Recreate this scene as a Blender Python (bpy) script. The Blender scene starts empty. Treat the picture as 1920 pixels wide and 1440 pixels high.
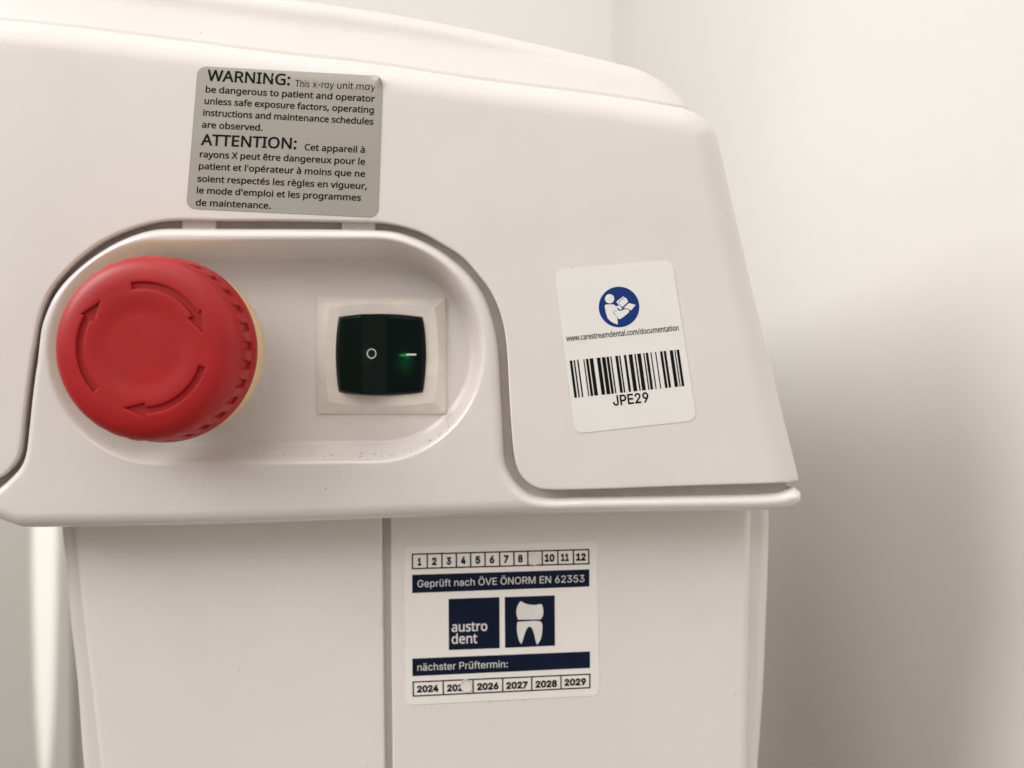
import bpy, bmesh, math, os, random
import numpy as np
from mathutils import Vector, Matrix
from mathutils.geometry import delaunay_2d_cdt

random.seed(7)
rng = np.random.default_rng(7)
sc = bpy.context.scene
COL = sc.collection
MM = 0.001

# ------------------------------------------------------------------ camera
D = 195.0                      # mm, lens to the front face of the unit
F = 1478.0                     # focal length in photo pixels (1920 wide)
cam = bpy.data.cameras.new("camera")
cam.sensor_width = 36.0
cam.lens = 36.0 * F / 1920.0
cam.clip_start = 0.005
cam.clip_end = 20.0
cam.dof.use_dof = True
cam.dof.focus_distance = 0.190
cam.dof.aperture_fstop = 7.5
camo = bpy.data.objects.new("camera", cam)
camo.location = (0, -D * MM, 0)
camo.rotation_euler = (math.radians(90), 0, 0)
COL.objects.link(camo)
sc.camera = camo

# ------------------------------------------------------------------ world, lamps, exposure
w = bpy.data.worlds.new("World")
sc.world = w
w.use_nodes = True
wb = w.node_tree.nodes["Background"]
wb.inputs[1].default_value = 1.0
# the unseen room: pale ceiling and walls above, darker floor and furniture below
wt = w.node_tree
wtc = wt.nodes.new("ShaderNodeTexCoord")
wsx = wt.nodes.new("ShaderNodeSeparateXYZ")
wrp = wt.nodes.new("ShaderNodeValToRGB")
wrp.color_ramp.elements[0].position = 0.30
wrp.color_ramp.elements[0].color = (0.215, 0.186, 0.152, 1)
wrp.color_ramp.elements[1].position = 0.70
wrp.color_ramp.elements[1].color = (0.480, 0.450, 0.420, 1)
wmr = wt.nodes.new("ShaderNodeMapRange")
wmr.inputs["From Min"].default_value = -1
wt.links.new(wtc.outputs["Generated"], wsx.inputs[0])
wt.links.new(wsx.outputs["Z"], wmr.inputs["Value"])
wt.links.new(wmr.outputs[0], wrp.inputs[0])
wt.links.new(wrp.outputs[0], wb.inputs[0])


def lamp(name, kind, loc, target, energy, color, **kw):
    l = bpy.data.lights.new(name, kind)
    l.energy = energy
    l.color = color
    for k, v in kw.items():
        setattr(l, k, v)
    o = bpy.data.objects.new(name, l)
    o.location = loc
    d = Vector(target) - Vector(loc)
    o.rotation_euler = d.to_track_quat("-Z", "Y").to_euler()
    COL.objects.link(o)
    return o


lamp("window_light", "AREA", (-1.15, -0.48, 0.80), (0, 0.05, 0), 17.0, (1.0, 0.99, 0.985),
     shape="RECTANGLE", size=0.75, size_y=0.75)
lamp("ceiling_light", "AREA", (-0.15, -0.35, 1.5), (0, 0.05, 0), 7.0, (1.0, 0.985, 0.965),
     shape="RECTANGLE", size=1.2, size_y=1.0)

lamp("front_fill", "AREA", (-0.45, -1.50, 1.25), (0, 0.05, 0), 8.0, (1.0, 0.97, 0.94),
     shape="RECTANGLE", size=1.3, size_y=0.9)  # added fill lamp: lifts the front faces, leaves the recess roof dark

sc.view_settings.view_transform = "Standard"
sc.view_settings.look = "None"
sc.view_settings.exposure = 0.04
sc.view_settings.gamma = 1.0
sc.view_settings.use_curve_mapping = False
sc.cycles.use_denoising = True
sc.cycles.max_bounces = 8
sc.cycles.diffuse_bounces = 5


# ------------------------------------------------------------------ small helpers
def U(px, py, h=0.0):
    """photo position seen at height h (mm in front of the front face) -> X, Z in mm"""
    k = (D - h) / F
    return np.array([(px - 960.0) * k, (720.0 - py) * k])


def W(X, Z, h):
    return (X * MM, -h * MM, Z * MM)


def resample(pts, step, closed=True):
    pts = [np.array(p, float) for p in pts]
    n = len(pts)
    out = []
    for i in range(n if closed else n - 1):
        a, b = pts[i], pts[(i + 1) % n]
        k = max(1, int(math.ceil(np.linalg.norm(b - a) / step)))
        for j in range(k):
            out.append(a + (b - a) * j / k)
    if not closed:
        out.append(pts[-1])
    return out


def smooth(pts, sub=6):
    """Catmull-Rom through an open list of points"""
    p = [np.array(q, float) for q in pts]
    p = [2 * p[0] - p[1]] + p + [2 * p[-1] - p[-2]]
    out = []
    for i in range(1, len(p) - 2):
        p0, p1, p2, p3 = p[i - 1], p[i], p[i + 1], p[i + 2]
        # centripetal parametrisation keeps corners tidy
        t0 = 0
        t1 = t0 + max(np.linalg.norm(p1 - p0), 1e-6) ** .5
        t2 = t1 + max(np.linalg.norm(p2 - p1), 1e-6) ** .5
        t3 = t2 + max(np.linalg.norm(p3 - p2), 1e-6) ** .5
        for j in range(sub):
            t = t1 + (t2 - t1) * j / sub
            a1 = (t1 - t) / (t1 - t0) * p0 + (t - t0) / (t1 - t0) * p1
            a2 = (t2 - t) / (t2 - t1) * p1 + (t - t1) / (t2 - t1) * p2
            a3 = (t3 - t) / (t3 - t2) * p2 + (t - t2) / (t3 - t2) * p3
            b1 = (t2 - t) / (t2 - t0) * a1 + (t - t0) / (t2 - t0) * a2
            b2 = (t3 - t) / (t3 - t1) * a2 + (t - t1) / (t3 - t1) * a3
            out.append((t2 - t) / (t2 - t1) * b1 + (t - t1) / (t2 - t1) * b2)
    out.append(p[-2])
    return out


def seg_dist(P, A, B):
    P = np.atleast_2d(np.asarray(P, float))
    out = np.full(len(P), 1e9)
    if len(A) == 0:
        return out
    AB = B - A
    L2 = np.maximum((AB ** 2).sum(1), 1e-12)
    for s in range(0, len(P), 4000):
        Q = P[s:s + 4000]
        AP = Q[:, None, :] - A[None]
        t = np.clip((AP * AB[None]).sum(2) / L2[None], 0, 1)
        d = AP - t[..., None] * AB[None]
        out[s:s + 4000] = np.sqrt((d ** 2).sum(2)).min(1)
    return out


def inside(P, loop):
    P = np.atleast_2d(P)
    L = np.asarray(loop)
    x, y = P[:, 0], P[:, 1]
    r = np.zeros(len(P), bool)
    j = len(L) - 1
    for i in range(len(L)):
        xi, yi = L[i]
        xj, yj = L[j]
        if yi != yj:
            c = ((yi > y) != (yj > y)) & (x < (xj - xi) * (y - yi) / (yj - yi) + xi)
            r ^= c
        j = i
    return r


def area(loop):
    L = np.asarray(loop)
    x, y = L[:, 0], L[:, 1]
    return 0.5 * np.sum(x * np.roll(y, -1) - np.roll(x, -1) * y)


def normals_in(loop):
    L = np.asarray(loop)
    t = np.roll(L, -1, 0) - np.roll(L, 1, 0)
    t /= np.maximum(np.linalg.norm(t, axis=1), 1e-9)[:, None]
    n = np.stack([-t[:, 1], t[:, 0]], 1)
    return n if area(loop) > 0 else -n


def cdt(loops, extra, keep):
    pts, edges = [], []
    for lp in loops:
        b = len(pts)
        pts += [Vector((float(p[0]), float(p[1]))) for p in lp]
        edges += [(b + i, b + (i + 1) % len(lp)) for i in range(len(lp))]
    pts += [Vector((float(p[0]), float(p[1]))) for p in extra]
    v, e, f, *_ = delaunay_2d_cdt(pts, edges, [], 0, 1e-4)
    V = np.array([(a.x, a.y) for a in v])
    T = np.array([t for t in f if len(t) == 3])
    cen = V[T].mean(1)
    T = T[keep(cen)]
    # counter-clockwise seen from the front
    a, b, c = V[T[:, 0]], V[T[:, 1]], V[T[:, 2]]
    flip = ((b - a)[:, 0] * (c - a)[:, 1] - (b - a)[:, 1] * (c - a)[:, 0]) < 0
    T[flip] = T[flip][:, ::-1]
    return V, T


def hexgrid(loop, s):
    L = np.asarray(loop)
    x0, z0 = L.min(0)
    x1, z1 = L.max(0)
    out = []
    r = 0
    z = z0
    while z <= z1:
        xs = np.arange(x0 + (s / 2 if r % 2 else 0), x1, s)
        out.append(np.stack([xs, np.full(len(xs), z)], 1))
        z += s * .866
        r += 1
    return np.concatenate(out)


class MB:
    def __init__(self):
        self.v, self.f = [], []

    def add(self, verts, faces):
        b = len(self.v)
        self.v += [tuple(map(float, p)) for p in verts]
        self.f += [tuple(int(i) + b for i in f) for f in faces]

    def strip(self, rows, closed=True):
        n = len(rows[0])
        b = len(self.v)
        for r in rows:
            self.v += [tuple(map(float, p)) for p in r]
        for k in range(len(rows) - 1):
            for i in range(n if closed else n - 1):
                j = (i + 1) % n
                self.f.append((b + k * n + i, b + k * n + j, b + (k + 1) * n + j, b + (k + 1) * n + i))

    def box(self, x0, x1, z0, z1, h0, h1):
        p = [W(x, z, h) for h in (h0, h1) for x, z in ((x0, z0), (x1, z0), (x1, z1), (x0, z1))]
        self.add(p, [(3, 2, 1, 0), (4, 5, 6, 7), (0, 1, 5, 4), (1, 2, 6, 5), (2, 3, 7, 6), (3, 0, 4, 7)])

    def build(self, name, mat, parent=None, smooth_=True, recalc=False, sharp=None):
        me = bpy.data.meshes.new(name)
        me.from_pydata(self.v, [], self.f)
        if recalc:
            bm = bmesh.new()
            bm.from_mesh(me)
            bmesh.ops.recalc_face_normals(bm, faces=bm.faces)
            bm.to_mesh(me)
            bm.free()
        if smooth_:
            me.polygons.foreach_set("use_smooth", [True] * len(me.polygons))
        me.update()
        if sharp:
            me.set_sharp_from_angle(angle=math.radians(sharp))
        me.materials.append(mat)
        o = bpy.data.objects.new(name, me)
        COL.objects.link(o)
        if parent is not None:
            o.parent = parent
            o.matrix_parent_inverse = parent_world(parent).inverted()
        return o


def parent_world(o):
    m = Matrix.Translation(o.location)
    return m


def empty(name, loc, parent=None):
    o = bpy.data.objects.new(name, None)
    o.empty_display_size = 0.01
    COL.objects.link(o)
    if parent is not None:
        o.parent = parent
        o.location = Vector(loc) - parent.location
        EW[o.name] = Vector(loc)
    else:
        o.location = loc
        EW[o.name] = Vector(loc)
    return o


EW = {}


def parent_world(o):                       # noqa: F811  (world place of an Empty, or nothing moved for a mesh)
    return Matrix.Translation(EW.get(o.name, Vector((0, 0, 0))))


# ------------------------------------------------------------------ materials
def mat(name, base, rough=0.4, spec=0.5, coat=0.0, metallic=0.0):
    m = bpy.data.materials.new(name)
    m.use_nodes = True
    b = m.node_tree.nodes["Principled BSDF"]
    b.inputs["Base Color"].default_value = (*base, 1)
    b.inputs["Roughness"].default_value = rough
    b.inputs["Specular IOR Level"].default_value = spec
    b.inputs["Coat Weight"].default_value = coat
    b.inputs["Coat Roughness"].default_value = 0.07
    b.inputs["Metallic"].default_value = metallic
    return m


def nd(m, t, **kw):
    n = m.node_tree.nodes.new(t)
    for k, v in kw.items():
        setattr(n, k, v)
    return n


def lk(m, a, b):
    m.node_tree.links.new(a, b)


def noise(m, scale, detail=3.0, rough=.5):
    tc = nd(m, "ShaderNodeTexCoord")
    n = nd(m, "ShaderNodeTexNoise")
    n.inputs["Scale"].default_value = scale
    n.inputs["Detail"].default_value = detail
    n.inputs["Roughness"].default_value = rough
    lk(m, tc.outputs["Object"], n.inputs["Vector"])
    return n


def bump(m, scale, strength, dist=0.0001, detail=2.0):
    n = noise(m, scale, detail)
    b = nd(m, "ShaderNodeBump")
    b.inputs["Strength"].default_value = strength
    b.inputs["Distance"].default_value = dist
    lk(m, n.outputs["Fac"], b.inputs["Height"])
    lk(m, b.outputs["Normal"], m.node_tree.nodes["Principled BSDF"].inputs["Normal"])
    return b


def vary(m, base, amount, scale, specks=None):
    """mottled base colour, with sparse dust specks"""
    p = m.node_tree.nodes["Principled BSDF"]
    n = noise(m, scale, 4)
    r = nd(m, "ShaderNodeMapRange")
    r.inputs["From Min"].default_value = .3
    r.inputs["From Max"].default_value = .7
    lk(m, n.outputs["Fac"], r.inputs["Value"])
    mx = nd(m, "ShaderNodeMix", data_type="RGBA")
    mx.inputs["A"].default_value = (*[c * (1 - amount) for c in base], 1)
    mx.inputs["B"].default_value = (*[min(1, c * (1 + amount)) for c in base], 1)
    lk(m, r.outputs[0], mx.inputs["Factor"])
    out = mx.outputs["Result"]
    if specks:
        sscale, size, dens, colr = specks
        tc = nd(m, "ShaderNodeTexCoord")
        wv = noise(m, sscale * 3, 2)
        add = nd(m, "ShaderNodeVectorMath", operation="MULTIPLY_ADD")
        add.inputs[1].default_value = (.0006,) * 3
        lk(m, wv.outputs["Color"], add.inputs[0])
        lk(m, tc.outputs["Object"], add.inputs[2])
        v = nd(m, "ShaderNodeTexVoronoi", feature="F1")
        v.inputs["Scale"].default_value = sscale
        lk(m, add.outputs[0], v.inputs["Vector"])
        lt = nd(m, "ShaderNodeMath", operation="LESS_THAN")
        lt.inputs[1].default_value = size
        lk(m, v.outputs["Distance"], lt.inputs[0])
        sep = nd(m, "ShaderNodeSeparateColor")
        lk(m, v.outputs["Color"], sep.inputs[0])
        l2 = nd(m, "ShaderNodeMath", operation="LESS_THAN")
        l2.inputs[1].default_value = dens
        lk(m, sep.outputs[0], l2.inputs[0])
        mu = nd(m, "ShaderNodeMath", operation="MULTIPLY")
        lk(m, lt.outputs[0], mu.inputs[0])
        lk(m, l2.outputs[0], mu.inputs[1])
        m2 = nd(m, "ShaderNodeMath", operation="MULTIPLY")
        lk(m, mu.outputs[0], m2.inputs[0])
        lk(m, sep.outputs[1], m2.inputs[1])
        mx2 = nd(m, "ShaderNodeMix", data_type="RGBA")
        lk(m, m2.outputs[0], mx2.inputs["Factor"])
        lk(m, out, mx2.inputs["A"])
        mx2.inputs["B"].default_value = (*colr, 1)
        out = mx2.outputs["Result"]
    lk(m, out, p.inputs["Base Color"])
    r0 = p.inputs["Roughness"].default_value
    sm = noise(m, scale * 0.8 + 12, 5, .65)
    rr0 = nd(m, "ShaderNodeMapRange")
    rr0.inputs["From Min"].default_value = .35
    rr0.inputs["From Max"].default_value = .65
    rr0.inputs["To Min"].default_value = r0 * 0.93
    rr0.inputs["To Max"].default_value = min(1, r0 * 1.07)
    lk(m, sm.outputs["Fac"], rr0.inputs["Value"])
    lk(m, rr0.outputs[0], p.inputs["Roughness"])


PL = (0.74, 0.695, 0.67)
M_hood = mat("white_plastic_satin", PL, 0.42, 0.35)
vary(M_hood, PL, 0.02, 40, (260, 0.06, 0.22, (0.34, 0.29, 0.25)))
bump(M_hood, 1900, 0.2, 0.00006)
M_bezel = mat("white_plastic_gloss", PL, 0.20, 0.5, 0.6)
vary(M_bezel, PL, 0.02, 45, (240, 0.06, 0.18, (0.30, 0.25, 0.22)))
bump(M_bezel, 900, 0.05, 0.00006)
M_col = mat("white_plastic_panel", (0.775, 0.725, 0.695), 0.30, 0.45)
vary(M_col, (0.775, 0.725, 0.695), 0.025, 30, (220, 0.06, 0.15, (0.33, 0.28, 0.24)))
bump(M_col, 500, 0.05, 0.00006)
M_shell = mat("white_plastic_shell", (0.74, 0.69, 0.665), 0.4, 0.4)
vary(M_shell, (0.74, 0.69, 0.665), 0.02, 40)
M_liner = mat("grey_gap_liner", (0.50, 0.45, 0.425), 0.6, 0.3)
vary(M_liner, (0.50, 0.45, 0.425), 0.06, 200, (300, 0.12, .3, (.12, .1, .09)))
M_red = mat("red_satin_plastic", (0.39, 0.009, 0.011), 0.42, 0.4)
vary(M_red, (0.39, 0.009, 0.011), 0.06, 120)
bump(M_red, 6000, 0.22, 0.00008)
M_redarrow = mat("red_matt_engraving", (0.34, 0.009, 0.011), 0.6, 0.3)
bump(M_redarrow, 7000, 0.3, 0.00008)
M_collar = mat("yellow_plastic", (0.76, 0.55, 0.33), 0.45, 0.4)
vary(M_collar, (0.76, 0.55, 0.33), 0.04, 100)
M_swbez = mat("cream_switch_bezel", (0.76, 0.705, 0.64), 0.42, 0.4)
vary(M_swbez, (0.76, 0.705, 0.64), 0.07, 170, (500, 0.1, .1, (0.45, 0.36, 0.24)))
bump(M_swbez, 2500, 0.08, 0.00006)
M_silver = mat("silver_label_film", (0.36, 0.338, 0.298), 0.5, 0.4, metallic=0.25)
vary(M_silver, (0.36, 0.338, 0.298), 0.04, 60)
bump(M_silver, 3500, 0.10, 0.00005)
M_paper = mat("white_label_film", (0.81, 0.79, 0.76), 0.40, 0.4)
vary(M_paper, (0.81, 0.79, 0.76), 0.015, 80)
M_paper2 = mat("white_inspection_film", (0.84, 0.80, 0.76), 0.42, 0.4)
vary(M_paper2, (0.84, 0.80, 0.76), 0.02, 60)
M_ink = mat("black_ink", (0.006, 0.006, 0.006), 0.5, 0.08)
vary(M_ink, (0.008, 0.008, 0.008), 0.3, 900)
M_greyink = mat("dark_grey_ink", (0.045, 0.042, 0.04), 0.5, 0.3)
vary(M_greyink, (0.045, 0.042, 0.04), 0.2, 900)
M_blue = mat("blue_ink", (0.004, 0.026, 0.15), 0.45, 0.2)
vary(M_blue, (0.006, 0.035, 0.19), 0.08, 300)
M_navy = mat("navy_ink", (0.003, 0.0065, 0.018), 0.4, 0.12)
vary(M_navy, (0.006, 0.011, 0.030), 0.15, 300)
M_white = mat("white_print", (0.72, 0.70, 0.67), 0.45, 0.3)
vary(M_white, (0.72, 0.70, 0.67), 0.03, 300)
M_wall = mat("white_wall_paint", (0.80, 0.784, 0.758), 0.7, 0.25)
vary(M_wall, (0.80, 0.784, 0.758), 0.012, 6)
bump(M_wall, 260, 0.12, 0.0006, 4)
M_wall2 = mat("cream_wall_paint", (0.77, 0.75, 0.715), 0.7, 0.25)
vary(M_wall2, (0.77, 0.75, 0.715), 0.012, 6)
bump(M_wall2, 260, 0.12, 0.0006, 4)
M_dust = mat("dark_dust", (0.14, 0.10, 0.08), 0.8, 0.1)
vary(M_dust, (0.14, 0.10, 0.08), 0.3, 900)

# glossy green-black rocker with the lit lamp glowing through near its mark
M_rock = mat("dark_green_gloss_plastic", (0.002, 0.0075, 0.006), 0.09, 0.10)


# ------------------------------------------------------------------ setting: walls
def wall(name, x0, x1, y0, y1, z0, z1, m):
    b = MB()
    p = [(x, y, z) for z in (z0, z1) for x, y in ((x0, y0), (x1, y0), (x1, y1), (x0, y1))]
    b.add(p, [(3, 2, 1, 0), (4, 5, 6, 7), (0, 1, 5, 4), (1, 2, 6, 5), (2, 3, 7, 6), (3, 0, 4, 7)])
    o = b.build(name, m, None, False)
    o["kind"] = "structure"
    return o


ZB = 1.005
XW = 190.0 / F * (ZB + D * MM)
wall("back_wall", -1.6, XW + 0.08, ZB, ZB + 0.08, -0.9, 1.3, M_wall2)
wall("side_wall", XW, XW + 0.08, -0.35, ZB, -0.9, 1.3, M_wall)

M_wallshade = mat("beige_wall_shade", (0.50, 0.48, 0.44), 0.65, 0.25)  # wall shade put into a darker beige
vary(M_wallshade, (0.50, 0.48, 0.44), 0.015, 8)
bump(M_wallshade, 300, 0.1, 0.0005, 3)
YP = 0.42


def XP(px):
    return (px - 960) / F * (YP + D * MM)


wall("wall_shade_panel", -1.2, XP(133), YP, YP + 0.02, -0.9, -0.03, M_wallshade)  # added panel, its dull colour stands in for shade on the back wall
st = lamp("window_streak", "SPOT", (XP(83) - 0.25, YP - 0.75, -0.02), (XP(84), YP, -0.075), 27.0, (1.0, 0.995, 0.98),
          spot_blend=0.18, shadow_soft_size=0.002)
st.data.spot_size = 2 * math.atan(0.242 / 0.78)
st.scale = (0.040, 1.0, 1.0)

# ------------------------------------------------------------------ the unit
unit = empty("dental_x_ray_unit", (-0.035, 0.07, -0.40))
unit["label"] = "white plastic x-ray unit head with red stop button, black rocker switch and three stickers"
unit["category"] = "x-ray unit"


def rnd(d, r, k=1.0):
    """drop of a rounded edge (elliptical: r wide, k*r deep) at distance d from the edge"""
    t = np.clip(1 - d / r, 0, 1)
    return k * r * (1 - np.sqrt(np.clip(1 - t * t, 0, 1)))


class Shell:
    """a moulded front face with its own edge rounding per side, and walls running back"""

    def __init__(self, parts, step=1.2):
        # parts: list of (tag, [(X,Z)...]) forming a closed loop
        pts, tags = [], []
        for tag, pl in parts:
            q = resample(pl, step, closed=False)
            pts += q[:-1]
            tags += [tag] * (len(q) - 1)
        self.loop = np.array(pts)
        self.tags = tags
        self.n = normals_in(self.loop)
        self.A = self.loop
        self.B = np.roll(self.loop, -1, 0)

    def dist(self, P, tag=None):
        m = np.array([tag is None or t == tag for t in self.tags])
        return seg_dist(P, self.A[m], self.B[m])

    def mesh(self, hfun, layers, spacing, mb, extra=None, hole=None, margin=1.0, nogrid=None):
        ex = []
        for tag, ds in layers.items():
            m = np.array([t == tag for t in self.tags])
            for d in ds:
                P = self.loop[m] + self.n[m] * d
                ok = inside(P, self.loop) & (self.dist(P, tag) > d * 0.96) & (self.dist(P) > min(d * 0.9, 0.12))
                ex.append(P[ok])
        g = hexgrid(self.loop, spacing)
        ok = inside(g, self.loop)
        g = g[ok]
        g = g[self.dist(g) > margin]
        if nogrid is not None:
            g = g[~nogrid(g)]
        ex.append(g)
        if extra is not None:
            e = extra[inside(extra, self.loop)]
            ex.append(e[self.dist(e) > 0.12])
        ex = np.concatenate(ex)

        def keep(c):
            k = inside(c, self.loop)
            if hole is not None:
                k &= ~hole(c)
            return k
        V, T = cdt([self.loop], ex, keep)
        H = hfun(V)
        mb.add([W(x, z, h) for (x, z), h in zip(V, H)], T)

    def walls(self, hfun, prof, mb):
        """prof[tag] = [(inset, drop below the edge or None)...]"""
        h0 = hfun(self.loop)
        k = len(next(iter(prof.values())))
        rows = []
        for s in range(k):
            row = []
            for (x, z), n, t, h in zip(self.loop, self.n, self.tags, h0):
                ins, dr = prof[t][s]
                row.append(W(x + n[0] * ins, z + n[1] * ins, h - dr))
            rows.append(row)
        mb.strip(rows)


def surf_px(px, py, hfun, off=0.0, base=0.0):
    """the point of a surface seen at a photo position, lifted off mm"""
    px = np.asarray(px, float)
    py = np.asarray(py, float)
    h = np.full(px.shape, base, float)
    for _ in range(12):
        k = (D - h) / F
        P = np.stack([(px - 960) * k, (720 - py) * k], 1)
        h = hfun(P)
    k = (D - h) / F
    return [W((a - 960) * kk, (720 - b) * kk, hh + off) for a, b, kk, hh in zip(px, py, k, h)]


def L(pts, h):
    return [U(x, y, h) for x, y in pts]


# ---- hood
RH = 9.0
hood_side = [(1507, 905), (1477, 785), (1443, 645), (1415, 530), (1392, 430), (1370, 335), (1355, 268),
             (1346, 240), (1332, 222), (1312, 207), (1285, 195)]
hood_top = [(1285, 195), (1130, 171), (900, 142), (700, 112), (500, 90), (350, 70), (150, 45), (0, 30),
            (-150, 22), (-300, 30), (-420, 60), (-480, 130)]
hood_left = [(-480, 130), (-530, 500), (-570, 915)]
hood_gap_l = [(-570, 915), (-200, 917), (-90, 914), (-40, 907), (0, 894), (21, 875), (33, 856), (38, 835), (42.5, 792), (48, 745),
              (54, 698), (60, 660), (62.5, 647), (69, 609), (79, 574), (94, 542), (117, 513), (146, 484), (177, 460),
              (208, 442.5), (250, 426), (292, 415), (333, 411), (400, 412), (560, 413), (660, 415), (716, 417),
              (754, 424), (791, 436), (829, 457), (866, 481), (894, 511), (922, 549), (941, 596), (950, 650),
              (955, 740), (960, 815), (963, 845), (967.5, 870), (977.5, 892), (992, 907), (1010, 916), (1030, 918.5),
              (1100, 918), (1300, 911), (1507, 905)]
hood = Shell([("r", L(smooth(hood_side) + smooth(hood_top)[1:] + hood_left[1:], -RH * .5)),
              ("s", L(smooth(hood_gap_l), 0))])
# close the small steps where the two edge families meet
hA = {t: (hood.A[np.array(hood.tags) == t], hood.B[np.array(hood.tags) == t]) for t in "rs"}


def h_hood(P):
    P = np.atleast_2d(P)
    dr = seg_dist(P, *hA["r"])
    ds = seg_dist(P, *hA["s"])
    return -rnd(dr, RH, 1.0) - rnd(ds, 0.45)


mb = MB()
th = np.radians(np.linspace(8, 90, 15))
hood.mesh(h_hood, {"r": RH * (1 - np.cos(th)), "s": [0.06, 0.15, 0.3, 0.45, 1.0]}, 4.0, mb, margin=0.7, nogrid=lambda p: seg_dist(p, *hA["r"]) < 9.5)
hood.walls(h_hood, {"r": [(0, 0), (0.3, 2), (2, 20), (5, 80), (12, 230)],
                    "s": [(0, 0), (0, 1.5), (0.15, 1.6), (0.15, 6), (0.15, 12)]}, mb)
mb.build("hood", M_hood, unit)

# ---- top cover, a moulding set behind the hood's upper edge
cap_line = [(1296, 215), (1285, 196), (1268, 176), (1245, 154), (1220, 137), (1195, 126), (1150, 114), (1000, 78), (850, 45),
            (700, 18), (560, -2), (400, -22), (0, -58), (-250, -50), (-400, 20)]
cover = Shell([("r", L(smooth(cap_line), -16)), ("s", L([(-400, 20), (-380, 260), (1296, 260), (1296, 215)], -15))])
top_line = np.array(resample(L(smooth(hood_top), -8.0), 1.0, closed=False))
cA = {t: (cover.A[np.array(cover.tags) == t], cover.B[np.array(cover.tags) == t]) for t in "rs"}


def h_cover(P):
    P = np.atleast_2d(P)
    up = seg_dist(P, top_line[:-1], top_line[1:]) * np.where(inside(P, hood.loop), -1, 1)
    return -9.15 - 0.36 * np.clip(up, 0, 9) - rnd(seg_dist(P, *cA["r"]), 6.0, 1.0)


mb = MB()
cover.mesh(h_cover, {"r": list(6 * (1 - np.cos(th))) + [7.5], "s": [0.5]}, 2.0, mb, margin=.7, extra=np.concatenate([top_line + (0, q) for q in (-1.5, -0.8, 0.0, 0.4, 0.8, 1.5, 2.2)]),
           nogrid=lambda p: (seg_dist(p, *cA["r"]) < 8.2) | (seg_dist(p, top_line[:-1], top_line[1:]) < 2.6))
cover.walls(h_cover, {"r": [(0, 0), (1, 10), (8, 210)], "s": [(0, 0), (0, 5), (0, 20)]}, mb)
mb.build("top_cover", M_hood, unit)

# ---- control panel (bezel with the recess)
bz_gap = [(1497, 915), (1486, 913.5), (1475, 917), (1460, 922), (1430, 925), (1258, 929), (1100, 931), (1035, 932.5), (1015, 931), (995, 925), (975, 910), (960, 892), (950, 872),
          (946, 852), (944, 815), (940, 740), (933, 640), (922, 590), (907, 552), (885, 519), (847, 484), (810, 460),
          (772, 443), (741, 434), (707, 431), (660, 430), (560, 429), (400, 428.5), (333, 428), (302, 429), (271, 435),
          (229, 451), (192, 472), (158, 497), (129, 524), (108, 551), (92, 584), (82, 615), (77.5, 647), (74, 680),
          (71, 698), (65, 745), (59, 802), (53, 849), (45, 870), (31, 887), (0, 914), (-40, 930), (-100, 936), (-560, 938)]
bz_bot = [(-560, 938), (-575, 945), (-560, 952), (-120, 950), (-60, 955), (0, 974), (22, 982), (40, 988), (52, 989), (118, 988.5), (400, 984),
          (720, 973), (880, 967), (1052, 963), (1224, 960), (1395, 957.5), (1450, 956), (1478, 953), (1493, 947), (1502, 937), (1503, 924), (1497, 915)]
bez = Shell([("t", L(smooth(bz_gap), -2.9)), ("b", L(smooth(bz_bot), -2.5))], 1.0)
bA = {t: (bez.A[np.array(bez.tags) == t], bez.B[np.array(bez.tags) == t]) for t in "tb"}
c1, c2 = U(301, 660, -.5), U(699, 657, -.5)
RS = 206.5 * (D + .5) / F
DEP = 13.0


def dr_rec(P):
    return RS - seg_dist(P, c1[None], c2[None])


def rec_depth(d):
    a, b, wd = 0.15, 3.25, 0.26
    sp = lambda q: wd * np.logaddexp(0, q / wd)
    return DEP / (b - a) * (sp(d - a) - sp(d - b))


def h_bez(P):
    P = np.atleast_2d(P)
    return 0.25 - rnd(seg_dist(P, *bA["t"]), 2.7, 1.3) - rnd(seg_dist(P, *bA["b"]), 4.2, 0.9) - rec_depth(dr_rec(P))


ex = []
for d in list(np.arange(-1.4, 4.9, 0.17)) + [5.3, 5.9]:
    r = RS - d
    ax = (c2 - c1)
    ln = np.linalg.norm(ax)
    ax = ax / ln
    nn = np.array([-ax[1], ax[0]])
    for a in np.linspace(-90, 90, 140):
        ca, sa = math.cos(math.radians(a)), math.sin(math.radians(a))
        ex.append(c2 + ax * r * ca + nn * r * sa)
        ex.append(c1 - ax * r * ca + nn * r * sa)
    for t in np.linspace(0.015, .985, 64):
        ex.append(c1 + ax * ln * t + nn * r)
        ex.append(c1 + ax * ln * t - nn * r)
ex = np.array(ex)
mb = MB()
bez.mesh(h_bez, {"t": 2.7 * (1 - np.cos(th)), "b": 4.2 * (1 - np.cos(th))}, 3.2, mb, extra=ex, margin=.8, nogrid=lambda p: (dr_rec(p) > -1.7) & (dr_rec(p) < 6.2))
bez.walls(h_bez, {"t": [(0, 0), (0.1, 1), (0.4, 6), (1, 16), (2, 20)], "b": [(0, 0), (0.2, 1.0), (1.0, 6), (3, 40), (8, 85)]}, mb)
panel = mb.build("control_panel", M_bezel, unit)

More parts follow.
